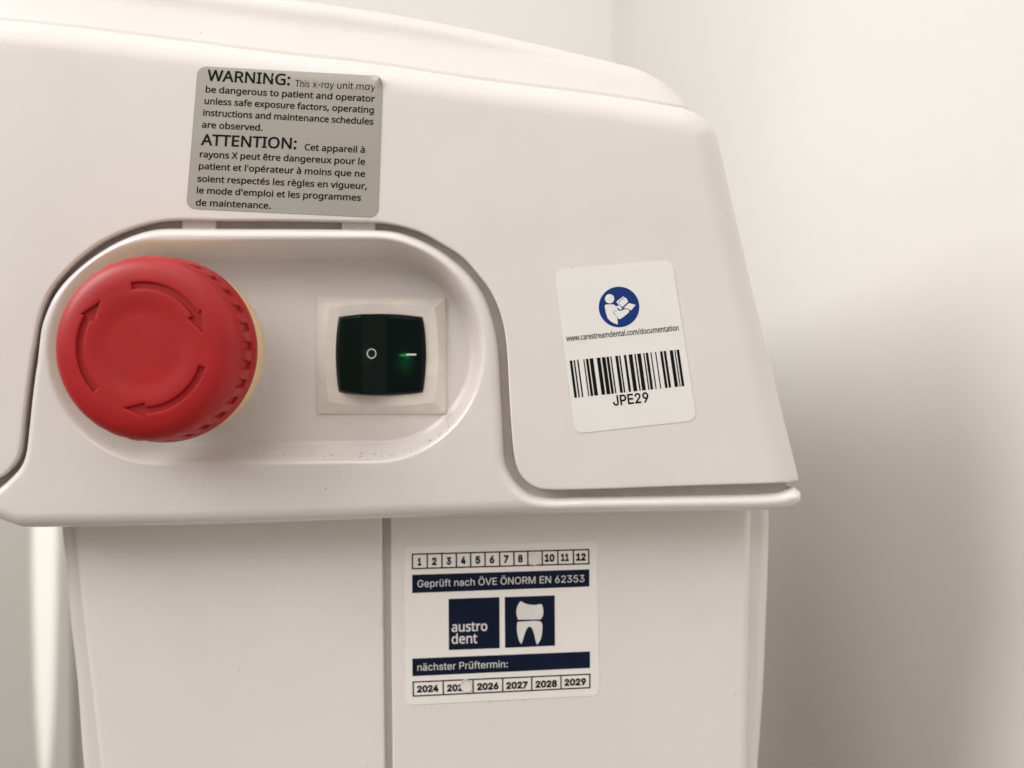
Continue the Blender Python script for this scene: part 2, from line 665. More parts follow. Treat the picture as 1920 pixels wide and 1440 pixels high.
# ---- liner at the bottom of the gap, and two bright tabs that bridge it
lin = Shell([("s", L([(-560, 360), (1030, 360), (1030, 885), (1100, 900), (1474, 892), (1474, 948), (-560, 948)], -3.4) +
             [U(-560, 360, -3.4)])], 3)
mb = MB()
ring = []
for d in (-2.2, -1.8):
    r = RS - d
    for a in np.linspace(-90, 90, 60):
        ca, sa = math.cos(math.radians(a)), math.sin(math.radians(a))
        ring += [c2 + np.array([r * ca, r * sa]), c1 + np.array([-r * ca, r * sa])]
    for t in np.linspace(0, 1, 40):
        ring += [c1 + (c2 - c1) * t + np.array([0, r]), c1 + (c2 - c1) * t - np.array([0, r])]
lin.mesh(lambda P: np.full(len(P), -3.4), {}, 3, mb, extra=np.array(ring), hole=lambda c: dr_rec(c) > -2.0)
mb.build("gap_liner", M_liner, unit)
for xa, xb in ((344, 406), (642, 704)):
    mb = MB()
    a, b = U(xa, 405, -3), U(xb, 436, -3)
    mb.box(a[0], b[0], b[1], a[1], -4.3, -2.3)
    mb.build("gap_tab", M_shell, unit, False)

# ---- column: two front panels and the shell behind them
HC = -15.0


def column_panel(name, loop, tags, r_right, r_left, mat_):
    parts = [(t, L(p, HC)) for t, p in zip(tags, loop)]
    s = Shell(parts, 2.0)
    dA = {t: (s.A[np.array([q == t for q in s.tags])], s.B[np.array([q == t for q in s.tags])]) for t in set(tags)}

    def hf(P):
        P = np.atleast_2d(P)
        h = np.full(len(P), HC)
        for t, r in (("right", r_right), ("left", r_left), ("end", 0.3)):
            if t in dA:
                h = h - rnd(seg_dist(P, *dA[t]), r, 0.9)
        return h
    mb_ = MB()
    lay = {"right": r_right * (1 - np.cos(th)), "left": r_left * (1 - np.cos(th)), "end": [0.3]}
    s.mesh(hf, {k: v for k, v in lay.items() if k in set(tags)}, 5, mb_, margin=.6)
    s.walls(hf, {t: [(0, 0), (0.05, 2), (0.1, 6.5)] for t in set(tags)}, mb_)
    return mb_.build(name, mat_, unit), hf


lower_left, h_ll = column_panel("front_panel",
    [[(715, 930), (130, 930)], smooth([(130, 930), (134, 990), (148, 1132), (168, 1300), (184, 1440), (240, 1900), (290, 2300)]),
     [(290, 2300), (730, 2300)], [(730, 2300), (721, 1440), (715, 930)]],
    ["end", "left", "end", "right"], 0.5, 2.2, M_col)
lower_right, h_lr = column_panel("front_panel",
    [[(1412, 925), (731, 925)], [(731, 925), (736, 1440), (745, 2300)], [(745, 2300), (1380, 2300)],
     [(1380, 2300), (1404, 1440), (1412, 925)]],
    ["end", "left", "end", "right"], 2.6, 0.5, M_col)
lower_left["label"] = "plain left panel of the column"
lower_right["label"] = "right panel of the column with the inspection sticker"

sh = Shell([("end", L([(1440, 925), (118, 925)], HC - 6)),
            ("e", L(smooth([(118, 925), (119, 988), (126, 1050), (135, 1155), (148, 1275), (160.5, 1440), (215, 1900), (260, 2300)]), HC - 6)),
            ("end", L([(260, 2300), (1360, 2300)], HC - 6)),
            ("e", L(smooth([(1360, 2300), (1388, 1900), (1419, 1440), (1429, 1302), (1435.5, 1155), (1440, 1013), (1440, 925)]), HC - 6))], 2.0)
sA = (sh.A[np.array(sh.tags) == "e"], sh.B[np.array(sh.tags) == "e"])


def h_sh(P):
    return HC - 3.2 - rnd(seg_dist(P, *sA), 3.0, 1.0)


mb = MB()
sh.mesh(h_sh, {"e": 3.0 * (1 - np.cos(th)), "end": [.5]}, 6, mb, margin=.7)
sh.walls(h_sh, {"e": [(0, 0), (0.3, 10), (5, 150)], "end": [(0, 0), (0, 10), (0, 150)]}, mb)
mb.build("column_shell", M_shell, unit)
mb = MB()
mb.box(-158, 40, -330, -40, -330, -175)  # added block behind the column, in place of the dark shade beside it
M_colshade = mat("taupe_column_shade", (0.30, 0.265, 0.225), 0.6, 0.3)  # shade mixed into the base colour
vary(M_colshade, (0.30, 0.265, 0.225), 0.03, 20)
mb.build("column_shade_block", M_colshade, unit, False)

# ------------------------------------------------------------------ emergency stop button
HF = 20.0                                   # height of the cap's face
bc = U(266, 652, HF)
floor_h = -DEP + 0.25
button = empty("stop_button", W(bc[0], bc[1], floor_h), unit)
button["label"] = "red mushroom stop button with three engraved arrows"


def polar(r, a):
    return np.array([bc[0] + r * math.cos(math.radians(a)), bc[1] + r * math.sin(math.radians(a))])


def face_h(r):
    t = np.clip((r - 7.5) / 5.0, 0, 1)
    dish = -0.40 + 0.40 * t * t * (3 - 2 * t)
    edge = -0.10 * np.clip((r - 14.5) / 1.7, 0, 1) ** 2
    return HF + dish + edge


arrows = []
for tail, barb, tip in ((100, 32.5, 13.5), (222.5, 151, 132), (-17, -87.5, -107)):
    lp = []
    for a in np.linspace(tail, barb, 26):
        lp.append(polar(14.75, a))
    lp.append(polar(15.65, barb + .5))
    for q in np.linspace(0, 1, 6)[1:]:
        lp.append(polar(15.65, barb + .5) * (1 - q) + polar(13.95, tip) * q)
    for q in np.linspace(0, 1, 6)[1:]:
        lp.append(polar(13.95, tip) * (1 - q) + polar(12.1, barb + .5) * q)
    for a in np.linspace(barb, tail, 26):
        lp.append(polar(13.1, a))
    lp = resample(lp, 0.5)
    arrows.append(np.array(lp))

RF = 16.2
NA = 720
rim = [polar(RF, a) for a in np.linspace(0, 360, NA, endpoint=False)]
ex = []
for r in np.arange(0.6, RF - .25, 0.45):
    n = max(6, int(2 * math.pi * r / 0.5))
    for a in np.linspace(0, 360, n, endpoint=False):
        ex.append(polar(r, a + r * 17))
ex = np.array(ex)
for a in arrows:
    ex = ex[~inside(ex, a) & (seg_dist(ex, a, np.roll(a, -1, 0)) > 0.12)]


def keep_cap(c):
    k = inside(c, rim)
    for a in arrows:
        k &= ~inside(c, a)
    return k


V, T = cdt([rim] + arrows, ex, keep_cap)
rr = np.hypot(V[:, 0] - bc[0], V[:, 1] - bc[1])
mb = MB()
hh = face_h(rr)
for a in arrows:                                   # a tiny rolled lip round each engraving
    d = seg_dist(V, a, np.roll(a, -1, 0))
    hh = hh - 0.06 * np.clip(1 - d / 0.1, 0, 1)
mb.add([W(x, z, h) for (x, z), h in zip(V, hh)], T)
prof = [(16.2, -0.10), (17.2, -0.22), (18.1, -0.45), (18.9, -0.80), (19.7, -1.35), (20.3, -2.0), (20.75, -2.8), (21.0, -3.4),
        (21.15, -4.0), (21.2, -4.3), (21.22, -4.4), (21.3, -6.8), (21.38, -9.0), (21.4, -9.1), (21.5, -9.5), (21.7, -10.2), (21.9, -11.0),
        (21.85, -12.0), (21.5, -12.5), (20.6, -12.7), (16.0, -12.7)]
NN = 30
rows = []
for r, h in prof:
    row = []
    for i in range(NA):
        a = i * 360 / NA
        ph = ((a + 4) * NN / 360) % 1.0
        rr_ = r
        nt = min(1, max(0, (0.21 - abs(ph - 0.5)) / 0.03 + 0.5))     # notch mask
        if -9.05 < h < -4.35:
            rr_ = r - 0.65 * nt
        elif -4.35 <= h < -1.9:                                     # the wavy shoulder above the notches
            rr_ = r - 0.14 * (0.5 - 0.5 * math.cos(2 * math.pi * ph)) * min(1, (-1.9 - h) / 2)
        p = polar(rr_, a)
        row.append(W(p[0], p[1], HF + h))
    rows.append(row)
mb.strip(rows[::-1])
mb.build("cap", M_red, button, sharp=38)
for a in arrows:
    mb = MB()
    r0 = np.hypot(a[:, 0] - bc[0], a[:, 1] - bc[1])
    ins = a + normals_in(a) * 0.10
    r1 = np.hypot(ins[:, 0] - bc[0], ins[:, 1] - bc[1])
    mb.strip([[W(x, z, h) for (x, z), h in zip(a, face_h(r0) - 0.06)], [W(x, z, h) for (x, z), h in zip(ins, face_h(r1) - 0.55)]])
    V, T = cdt([ins], ins[:0], lambda c, ins=ins: inside(c, ins))
    r2 = np.hypot(V[:, 0] - bc[0], V[:, 1] - bc[1])
    mb.add([W(x, z, h) for (x, z), h in zip(V, face_h(r2) - 0.55)], T)
    mb.build("arrow", M_redarrow, button, False)
mb = MB()
rows = []
for r, h in ((14.0, 7.2), (20.5, 7.2), (20.9, 6.8), (20.9, -0.6), (20.6, -1.2), (19.0, -1.4), (15.0, -1.4)):
    rows.append([W(*polar(r, a), h) for a in np.linspace(0, 360, 120, endpoint=False)])
mb.strip(rows[::-1])
mb.build("collar", M_collar, button)
mb = MB()
rows = []
for r, h in ((17.0, -1.3), (17.0, floor_h + .5), (17.2, floor_h + .3), (17.3, floor_h + .1), (17.3, floor_h - .1)):
    rows.append([W(*polar(r, a), h) for a in np.linspace(0, 360, 120, endpoint=False)])
mb.strip(rows[::-1])
mb.build("neck", M_shell, button, sharp=40)

# ------------------------------------------------------------------ rocker switch
SB = floor_h + 1.9                          # top of the switch bezel
sw_c = U(715, 667, floor_h)
switch = empty("rocker_switch", W(sw_c[0], sw_c[1], floor_h), unit)
switch["label"] = "lit black rocker switch in a cream square bezel"


def C2(x, y):                               # position read off the enlarged switch (4 px per photo px)
    return (540 + x / 4.0, 520 + y / 4.0)


def pillow(c, bulge, h, n=24, rad=0.0):
    """four corners with bowed-out sides -> closed loop in mm, n points a side"""
    c = [np.array(p, float) for p in c]
    cen = sum(c) / 4
    out = []
    for i in range(4):
        a, b = c[i], c[(i + 1) % 4]
        e = b - a
        nrm = np.array([e[1], -e[0]]) / np.linalg.norm(e)
        if np.dot(nrm, (a + b) / 2 - cen) < 0:
            nrm = -nrm
        for j in range(n):
            t = j / n
            p = a + e * t + nrm * bulge * 4 * t * (1 - t)
            # soften the corner
            q = min(t, 1 - t)
            if q < rad:
                p = p + (cen - p) / np.linalg.norm(cen - p) * (1 - q / rad) ** 2 * 5.5
            out.append(U(*C2(*p), h))
    return out


o0 = pillow([(217, 148), (1187, 152), (1186, 1026), (217, 1026)], 0, floor_h, rad=.03)
o1 = pillow([(226, 156), (1178, 160), (1177, 1018), (226, 1018)], 0, floor_h + .9)
o2 = pillow([(296, 216), (1108, 220), (1108, 946), (296, 946)], 30, SB - .25)
o3 = pillow([(306, 226), (1100, 230), (1100, 936), (306, 936)], 28, SB)
o4 = pillow([(381, 296), (1013, 298), (1014, 864), (381, 864)], 24, SB)
o5 = pillow([(384, 299), (1010, 301), (1011, 861), (384, 861)], 24, SB - .3)
mb = MB()
mb.strip([[W(*p, h) for p in o] for o, h in ((o0, floor_h - .1), (o0, floor_h + .35), (o1, floor_h + .7), (o2, SB - .25), (o3, SB), (o4, SB), (o5, SB - .3), (o5, SB - 4))][::-1], True)
mb.build("switch_bezel", M_swbez, switch, True, sharp=25)

# rocker: raised to the left, pressed to the right
rk = np.array(pillow([(388, 304), (1005, 306), (1006, 856), (388, 856)], 23, SB + .1, n=40, rad=.05))
xs0, xs1 = rk[:, 0].min(), rk[:, 0].max()


def cx(x):
    return U(*C2(x, 580), SB + 1.5)[0]


XR = U(*C2(540, 580), SB + 5.0)[0]           # the ridge
XK = U(*C2(745, 580), SB + 2.0)[0]           # the crease between the two rocking faces


def h_rock(P):
    P = np.atleast_2d(P)
    x = P[:, 0]
    kx = [xs0 - 1, xs0, XR - .25, XR + .25, XK - .4, XK + .6, xs1 + 1]
    ky = [0.2, 0.5, 4.75, 4.85, 2.05, 1.75, 0.9]
    h = np.interp(x, kx, ky) + SB
    d = seg_dist(P, rk, np.roll(rk, -1, 0))
    return h - rnd(d, 0.9, 1.0)


g = hexgrid(rk, 0.4)
g = g[inside(g, rk)]
g = g[seg_dist(g, rk, np.roll(rk, -1, 0)) > 0.35]
e2 = []
for d in (0.04, 0.1, .18):
    e2.append(rk + normals_in(rk) * d)
zz = np.arange(rk[:, 1].min() + .4, rk[:, 1].max() - .4, .3)
for x in (XR - .25, XR + .25, XK - .4, XK + .6):
    e2.append(np.stack([np.full(len(zz), x), zz], 1))
e2 = np.concatenate(e2 + [g])
V, T = cdt([rk], e2, lambda c: inside(c, rk))
mb = MB()
mb.add([W(x, z, h) for (x, z), h in zip(V, h_rock(V))], T)
hb = h_rock(rk)
mb.strip([[W(x, z, SB - 3) for x, z in rk], [W(x, z, h) for (x, z), h in zip(rk, hb)]])
rocker = mb.build("rocker", M_rock, switch)


def emit_spots(m, spots):
    """lamp light coming through the plastic: (x, z, radius x, radius z in mm, strength, colour)"""
    p = m.node_tree.nodes["Principled BSDF"]
    tc = nd(m, "ShaderNodeTexCoord")
    prev = None
    nz = noise(m, 700, 3)
    for x, z, rx, rz, st, colr in spots:
        mp = nd(m, "ShaderNodeMapping", vector_type="TEXTURE")
        mp.inputs["Location"].default_value = (x * MM, -(SB + 2) * MM, z * MM)
        mp.inputs["Scale"].default_value = (rx * MM, 8 * MM, rz * MM)
        lk(m, tc.outputs["Object"], mp.inputs["Vector"])
        gr = nd(m, "ShaderNodeTexGradient", gradient_type="QUADRATIC_SPHERE")
        lk(m, mp.outputs[0], gr.inputs["Vector"])
        mu = nd(m, "ShaderNodeMath", operation="MULTIPLY")
        lk(m, gr.outputs["Fac"], mu.inputs[0])
        lk(m, nz.outputs["Fac"], mu.inputs[1])
        sc_ = nd(m, "ShaderNodeVectorMath", operation="SCALE")
        sc_.inputs[0].default_value = [c * st for c in colr]
        lk(m, mu.outputs[0], sc_.inputs["Scale"])
        if prev is None:
            prev = sc_.outputs[0]
        else:
            ad = nd(m, "ShaderNodeVectorMath", operation="ADD")
            lk(m, prev, ad.inputs[0])
            lk(m, sc_.outputs[0], ad.inputs[1])
            prev = ad.outputs[0]
    lk(m, prev, p.inputs["Emission Color"])
    p.inputs["Emission Strength"].default_value = 1.0


def spot(x, y, rx, rz, st, colr):
    q = surf_px([C2(x, y)[0]], [C2(x, y)[1]], h_rock, 0, SB)[0]
    return (q[0] / MM, q[2] / MM, rx, rz, st, colr)


G = (0.02, 1.0, 0.22)
emit_spots(M_rock, [spot(862, 583, 1.5, 0.55, 0.75, G), spot(895, 590, 1.7, 1.3, .18, G), spot(880, 640, 3.6, 5.0, .06, G),
                    spot(600, 580, 2.2, 3.6, .05, (0.02, 1, 0.4))])

# printed marks on the rocker
ring_o, ring_i = [], []
for a in np.linspace(0, 2 * math.pi, 40, endpoint=False):
    ring_o.append(C2(627 + 36 * math.cos(a), 572 + 38 * math.sin(a)))
    ring_i.append(C2(627 + 28.5 * math.cos(a), 572 + 30.5 * math.sin(a)))
mb = MB()
mb.strip([surf_px([p[0] for p in q], [p[1] for p in q], h_rock, .03, SB) for q in (ring_o, ring_i)])
mb.build("off_symbol", M_white, switch, False)
mb = MB()
q = [C2(888, 573), C2(960, 572), C2(964, 579), C2(960, 586), C2(888, 586), C2(885, 579)]
mb.add(surf_px([p[0] for p in q], [p[1] for p in q], h_rock, .05, SB), [(0, 1, 2, 3, 4, 5)])
mb.build("on_symbol", M_white, switch, False)

# ------------------------------------------------------------------ lettering
FD = bpy.utils.system_resource("DATAFILES", path="fonts") or ""


def font(name):
    try:
        if not os.path.exists(os.path.join(FD, name)):
            return None
        return bpy.data.fonts.load(os.path.join(FD, name))
    except Exception:
        return None


F_HUM = font("NotoSansHebrew-VariableFont_wdth,wght.woff2") or font("NotoSansHebrew-Regular.woff2")
F_GRO = font("Inter.woff2")
_cache = {}


def winding(P, loops):
    P = np.atleast_2d(P)
    wn = np.zeros(len(P), int)
    for lp in loops:
        A, B = lp, np.roll(lp, -1, 0)
        for (ax, ay), (bx, by) in zip(A, B):
            left = (bx - ax) * (P[:, 1] - ay) - (P[:, 0] - ax) * (by - ay)
            wn += ((ay <= P[:, 1]) & (by > P[:, 1]) & (left > 0)).astype(int)
            wn -= ((ay > P[:, 1]) & (by <= P[:, 1]) & (left < 0)).astype(int)
    return wn


def glyph(ch, fnt, off):
    """outline of one letter, filled by winding number (fonts with overlapping strokes stay clean)"""
    key = (ch, fnt.name if fnt else None, off)
    if key in _cache:
        return _cache[key]
    c = bpy.data.curves.new("lettering", "FONT")
    c.body = ch
    if fnt:
        c.font = fnt
    c.size = 1.0
    c.resolution_u = 4
    c.fill_mode = "NONE"
    o = bpy.data.objects.new("lettering", c)
    COL.objects.link(o)
    dg = bpy.context.evaluated_depsgraph_get()
    dg.update()
    ev = o.evaluated_get(dg)
    me = ev.to_mesh()
    co = np.array([v.co[:2] for v in me.vertices]).reshape(-1, 2)
    nxt = {}
    for e in me.edges:
        i, j = e.vertices
        nxt.setdefault(i, []).append(j)
        nxt.setdefault(j, []).append(i)
    ev.to_mesh_clear()
    bpy.data.objects.remove(o)
    bpy.data.curves.remove(c)
    seen, loops = set(), []
    for i in range(len(co)):
        if i in seen or i not in nxt:
            continue
        lp, p, q = [i], None, i
        seen.add(i)
        # vertices of one contour are numbered in drawing order, so walk upwards to keep its direction
        while True:
            opts = [k for k in nxt[q] if k not in seen]
            if not opts:
                break
            k = q + 1 if q + 1 in opts else opts[0]
            seen.add(k)
            lp.append(k)
            q = k
        if len(lp) > 2:
            loops.append(co[lp])
    if loops:
        big = max(loops, key=lambda l: abs(area(l)))
        sg = 1.0 if area(big) > 0 else -1.0          # outer contours turn this way
        out = []
        for lp in loops:
            keepi = np.linalg.norm(lp - np.roll(lp, 1, 0), axis=1) > 1e-5
            lp = lp[keepi]
            e = np.roll(lp, -1, 0) - lp
            e /= np.maximum(np.linalg.norm(e, axis=1), 1e-9)[:, None]
            n1 = np.stack([e[:, 1], -e[:, 0]], 1) * sg
            n0 = np.roll(n1, 1, 0)
            m = n0 + n1
            den = np.maximum((m * n1).sum(1), 0.5)[:, None]
            out.append(lp + m / den * off)
        S = 100.0
        V, T = cdt([l * S for l in out], np.zeros((0, 2)), lambda q: winding(q / S, out) != 0)
        V = V / S
        r = (V, [tuple(t) for t in T])
    else:
        r = (np.zeros((0, 2)), [])
    _cache[key] = r
    return r


def advances(body, fnt):
    """pen position of every letter, measured on the font itself"""
    c = bpy.data.curves.new("lettering", "FONT")
    if fnt:
        c.font = fnt
    c.fill_mode = "NONE"
    o = bpy.data.objects.new("lettering", c)
    COL.objects.link(o)

    def right(t):
        c.body = t
        dg = bpy.context.evaluated_depsgraph_get()
        dg.update()
        ev = o.evaluated_get(dg)
        me = ev.to_mesh()
        x = max((v.co[0] for v in me.vertices), default=0.0)
        ev.to_mesh_clear()
        return x
    base = right("|")
    xs = []
    for i in range(len(body)):
        k = ("adv", body[:i], fnt.name if fnt else None)
        if k not in _cache:
            _cache[k] = right(body[:i] + "|") - base
        xs.append(_cache[k])
    bpy.data.objects.remove(o)
    bpy.data.curves.remove(c)
    return xs


def glyphs(body, fnt, off):
    V, Fs = [], []
    for ch, x in zip(body, advances(body, fnt)):
        if ch == " ":
            continue
        v, f = glyph(ch, fnt, off)
        b = len(V)
        V += [(p[0] + x, p[1]) for p in v]
        Fs += [tuple(i + b for i in t) for t in f]
    return np.array(V), Fs


def cap_of(fnt, off, ch="H"):
    V, _ = glyphs(ch, fnt, off)
    return V[:, 1].max() - max(0, V[:, 1].min())


def put_text(mb, body, p0, p1, cap, up, hfun, lift, fnt=None, off=0.0, ref="H"):
    V, Fs = glyphs(body, fnt, off)
    x0, x1 = V[:, 0].min(), V[:, 0].max()
    u = (V[:, 0] - x0) / (x1 - x0)
    v = V[:, 1] / cap_of(fnt, off, ref) * cap
    up = np.array(up, float) / np.linalg.norm(up)
    px = p0[0] + u * (p1[0] - p0[0]) + v * up[0]
    py = p0[1] + u * (p1[1] - p0[1]) + v * up[1]
    mb.add(surf_px(px, py, hfun, lift), Fs)


def put_poly(mb, pts, hfun, lift, seg=None):
    pts = np.array(pts, float)
    if seg:
        pts = np.array(resample(pts, seg))
    V, T = cdt([pts], pts[:0], lambda c: inside(c, pts))
    mb.add(surf_px(V[:, 0], V[:, 1], hfun, lift), T[:, ::-1])


def sticker(name, corners, rad, hfun, mat_, parent, thick=0.12, grid=5, curl=None):
    c = [np.array(p, float) for p in corners]
    lp = []
    for i in range(4):
        a, b, d = c[i - 1], c[i], c[(i + 1) % 4]
        e1 = (a - b) / np.linalg.norm(a - b)
        e2_ = (d - b) / np.linalg.norm(d - b)
        for t in np.linspace(0, 1, 10):
            s = 1 - t
            # rounded corner as a rational arc
            p0, p1, p2 = b + e1 * rad, b, b + e2_ * rad
            wq = .707
            den = s * s + 2 * wq * s * t + t * t
            lp.append((s * s * p0 + 2 * wq * s * t * p1 + t * t * p2) / den)
    lp = np.array(resample(lp, 4))
    g_ = hexgrid(lp, grid)
    g_ = g_[inside(g_, lp)]
    g_ = g_[seg_dist(g_, lp, np.roll(lp, -1, 0)) > 3]
    V, T = cdt([lp], g_, lambda q: inside(q, lp))
    m_ = MB()
    
    def lifted(px, py):
        t = np.full(len(px), thick)
        if curl is not None:                       # a corner coming loose: place, reach, height
            q = np.clip(1 - np.hypot(px - curl[0], py - curl[1]) / curl[2], 0, 1)
            t = t + curl[3] * q * q
        return t
    m_.add([p for a, b, c_ in zip(V[:, 0], V[:, 1], lifted(V[:, 0], V[:, 1])) for p in surf_px([a], [b], hfun, c_)] if curl is not None
           else surf_px(V[:, 0], V[:, 1], hfun, thick), T[:, ::-1])
    m_.strip([[p for a, b, c_ in zip(lp[:, 0], lp[:, 1], lifted(lp[:, 0], lp[:, 1])) for p in surf_px([a], [b], hfun, c_)], surf_px(lp[:, 0], lp[:, 1], hfun, -.05)])
    return m_.build(name, mat_, parent, False)


LF = 0.16    # ink sits this high (mm) over the surface, just above the film

# ---- silver warning label
wl = sticker("warning_label", [(371, 124), (718, 143), (709, 408), (349, 391)], 17, h_hood, M_silver, unit, curl=(716, 145, 26, 1.6))
wl["label"] = "silver warning sticker in English and French"
mb = MB()
upw = (0.075, -1)
TH = 0.018
put_text(mb, "WARNING:", (388.4, 151.2), (543.6, 160), 20.6, upw, h_hood, LF, F_HUM, TH)
def C3(x, y):
    return (330 + x / 4.364, 100 + y / 4.364)


for s, xa, xb in (("This", 975, 1092), ("x", 1117, 1152), ("-", 1160, 1182), ("r\u0251y", 1191, 1291), ("unit", 1319, 1447), ("m\u0251y", 1476, 1632)):
    put_text(mb, s, C3(xa, 275 + (xa - 975) * .0435), C3(xb, 275 + (xb - 975) * .0435), 12.8, upw, h_hood, LF, F_GRO, 0.0)
for s, a, b in (("be dangerous to patient and operator", (385.7, 173.3), (702.8, 191.2)),
                ("unless safe exposure factors, operating", (383.4, 195.1), (700.8, 212.3)),
                ("instructions and maintenance schedules", (380.9, 216.9), (700, 234)),
                ("are observed.", (378.8, 239.5), (492.2, 245.5)),
                ("Cet appareil \u00e0", (571, 281.7), (684, 286.8)),
                ("rayons X peut \u00eatre dangereux pour le", (374.7, 294.8), (684.5, 309)),
                ("patient et l'op\u00e9rateur \u00e0 moins que ne", (372.9, 317), (684.5, 331.9)),
                ("soient respect\u00e9s les r\u00e8gles en vigueur,", (370.1, 340.6), (687.9, 354.8)),
                ("le mode d'emploi et les programmes", (369, 362.4), (676.7, 376.6)),
                ("de maintenance.", (367.1, 385.3), (507.6, 391.5))):
    put_text(mb, s, a, b, 11.7, upw, h_hood, LF, F_HUM, TH)
put_text(mb, "ATTENTION:", (376.5, 271.9), (555.7, 279.6), 20.6, upw, h_hood, LF, F_HUM, TH)
mb.build("lettering", M_ink, wl, False)

# ---- white barcode label


def C4(x, y):
    return (1000 + x / 3.788, 460 + y / 3.788)


bl = sticker("barcode_label", [(1039.5, 506), (1260, 487.5), (1306, 788), (1078, 813)], 17, h_hood, M_paper, unit)
bl["label"] = "white sticker with a barcode and a blue reading figure"
upb = (-0.125, -0.992)
mb = MB()
put_text(mb, "www.carestreamdental.com/documentation", C4(235, 681), C4(1033, 604), 10.4, upb, h_hood, LF, F_HUM, 0.017)
mb.build("web_address", M_greyink, bl, False)
mb = MB()
put_text(mb, "JPE29", C4(568, 1138), C4(822, 1112), 18.8, upb, h_hood, LF, F_GRO, 0.018)
mb.build("lettering", M_ink, bl, False)
bars = [(257, 275), (285, 295), (310, 320), (354, 362), (372, 390), (398, 424), (449, 475), (485, 511), (518, 536), (545, 554), (580, 600),
        (607, 617), (641, 658), (675, 702), (716, 726), (736, 762), (779, 788), (796, 814), (830, 838), (863, 871), (898, 916), (924, 941),
        (966, 990), (1000, 1008), (1016, 1034)]
tl, tr, bl_, br = [np.array(C4(*p)) for p in ((257, 819), (1034, 740), (292, 1083), (1072, 999))]
mb = MB()
for a, b in bars:
    ua, ub = (a - 257) / 777, (b - 257) / 777
    q = [tl + (tr - tl) * ua, tl + (tr - tl) * ub, bl_ + (br - bl_) * ub, bl_ + (br - bl_) * ua]
    mb.add(surf_px([p[0] for p in q], [p[1] for p in q], h_hood, LF), [(3, 2, 1, 0)])
mb.build("barcode", M_ink, bl, False)
mb = MB()
put_poly(mb, [C4(608 + 144 * math.cos(a), 438 + 144 * math.sin(a)) for a in np.linspace(0, 2 * math.pi, 72, endpoint=False)], h_hood, LF)
mb.build("emblem_disc", M_blue, bl, False)
mb = MB()
LE = LF + .04
put_poly(mb, [C4(541 + 33 * math.cos(a), 380 + 33 * math.sin(a)) for a in np.linspace(0, 2 * math.pi, 32, endpoint=False)], h_hood, LE)
# trunk and far side, split from the near arm by a thin blue line
put_poly(mb, [C4(*p) for p in ((506, 432), (511, 422), (530, 420), (566, 420), (579, 426), (592, 442), (600, 456), (563, 474), (594, 512), (600, 563), (575, 555),
                               (548, 540), (528, 520), (516, 486), (510, 455))], h_hood, LE)
put_poly(mb, [C4(*p) for p in ((569, 474), (600, 458), (610, 467), (628, 462), (650, 454), (670, 454), (680, 463), (679, 476), (650, 500), (622, 521), (608, 525), (597, 514))], h_hood, LE)
put_poly(mb, [C4(*p) for p in ((588, 401), (638, 363), (645, 368), (602, 404), (622, 434), (618, 438))], h_hood, LE)
put_poly(mb, [C4(*p) for p in ((606, 406), (648, 370), (662, 378), (672, 402), (630, 440))], h_hood, LE)
put_poly(mb, [C4(*p) for p in ((678, 411), (726, 424), (693, 463), (676, 452), (655, 447), (640, 445))], h_hood, LE)
put_poly(mb, [C4(*p) for p in ((586, 436), (600, 428), (614, 434), (632, 449), (616, 458))], h_hood, LE)
mb.build("emblem_figure", M_paper, bl, False)

# ---- inspection sticker


def C5(x, y):
    return (730 + x / 4.0, 990 + y / 4.0)


def h_col(P):
    return np.full(len(np.atleast_2d(P)), HC)


ins_ = sticker("inspection_label", [C5(112, 138), C5(1556, 100), C5(1576, 1254), C5(120, 1328)], 12, h_col, M_paper2, unit)
ins_["label"] = "white inspection sticker with month and year boxes and navy bands"


def quad(mb_, q, lift=LF):
    mb_.add(surf_px([p[0] for p in q], [p[1] for p in q], h_col, lift), [(3, 2, 1, 0)])


def line(mb_, a, b, wd):
    a, b = np.array(a, float), np.array(b, float)
    t = (b - a) / np.linalg.norm(b - a)
    n = np.array([-t[1], t[0]]) * wd / 2
    a, b = a - t * wd / 2, b + t * wd / 2
    quad(mb_, [a - n, b - n, b + n, a + n])


def table(mb_, TL, TR, BR, BL, divs, wd):
    TL, TR, BR, BL = [np.array(C5(*p)) for p in (TL, TR, BR, BL)]
    # the four rails meet end to end: uprights first, rails between them would overlap, so lift the uprights a hair
    line(mb_, TL, TR, wd)
    line(mb_, BL, BR, wd)
    x0, x1 = TL[0], TR[0]
    for d in [None] + list(divs) + ["e"]:
        u = 0 if d is None else 1 if d == "e" else (C5(d, 0)[0] - x0) / (x1 - x0)
        a, b = TL + (TR - TL) * u, BL + (BR - BL) * u
        e = (b - a) / np.linalg.norm(b - a) * wd * .6
        t = np.array([1.0, 0]) * wd / 2
        quad(mb_, [a - t, a + t, b + t, b - t], LF + .02)


mb = MB()
table(mb, (174, 196), (1494, 161), (1496, 267), (174, 304), [285, 395, 503, 610, 718, 827, 934, 1038, 1146, 1263, 1380], 2.6)
mb.build("month_boxes", M_ink, ins_, False)
mb = MB()
table(mb, (179, 1154), (1503, 1095), (1503, 1196), (181, 1259), [404, 628, 850, 1068, 1287], 2.5)
mb.build("year_boxes", M_ink, ins_, False)
mb = MB()
upi = (-0.004, -1)
BO = 0.048
mo = {"1": (227, 250), "2": (338, 247), "3": (447, 244), "4": (555, 240), "5": (664, 236), "6": (770, 233), "7": (877, 229), "8": (983, 226),
      "10": (1202, 221), "11": (1317, 217), "12": (1437, 214)}
for s, (x, y) in mo.items():
    hw = (14 if s == "1" else 18) if len(s) == 1 else (30 if s == "11" else 37)
    put_text(mb, s, C5(x - hw, y + 27.5), C5(x + hw, y + 26.5), 13.4, upi, h_col, LF, F_GRO, BO)
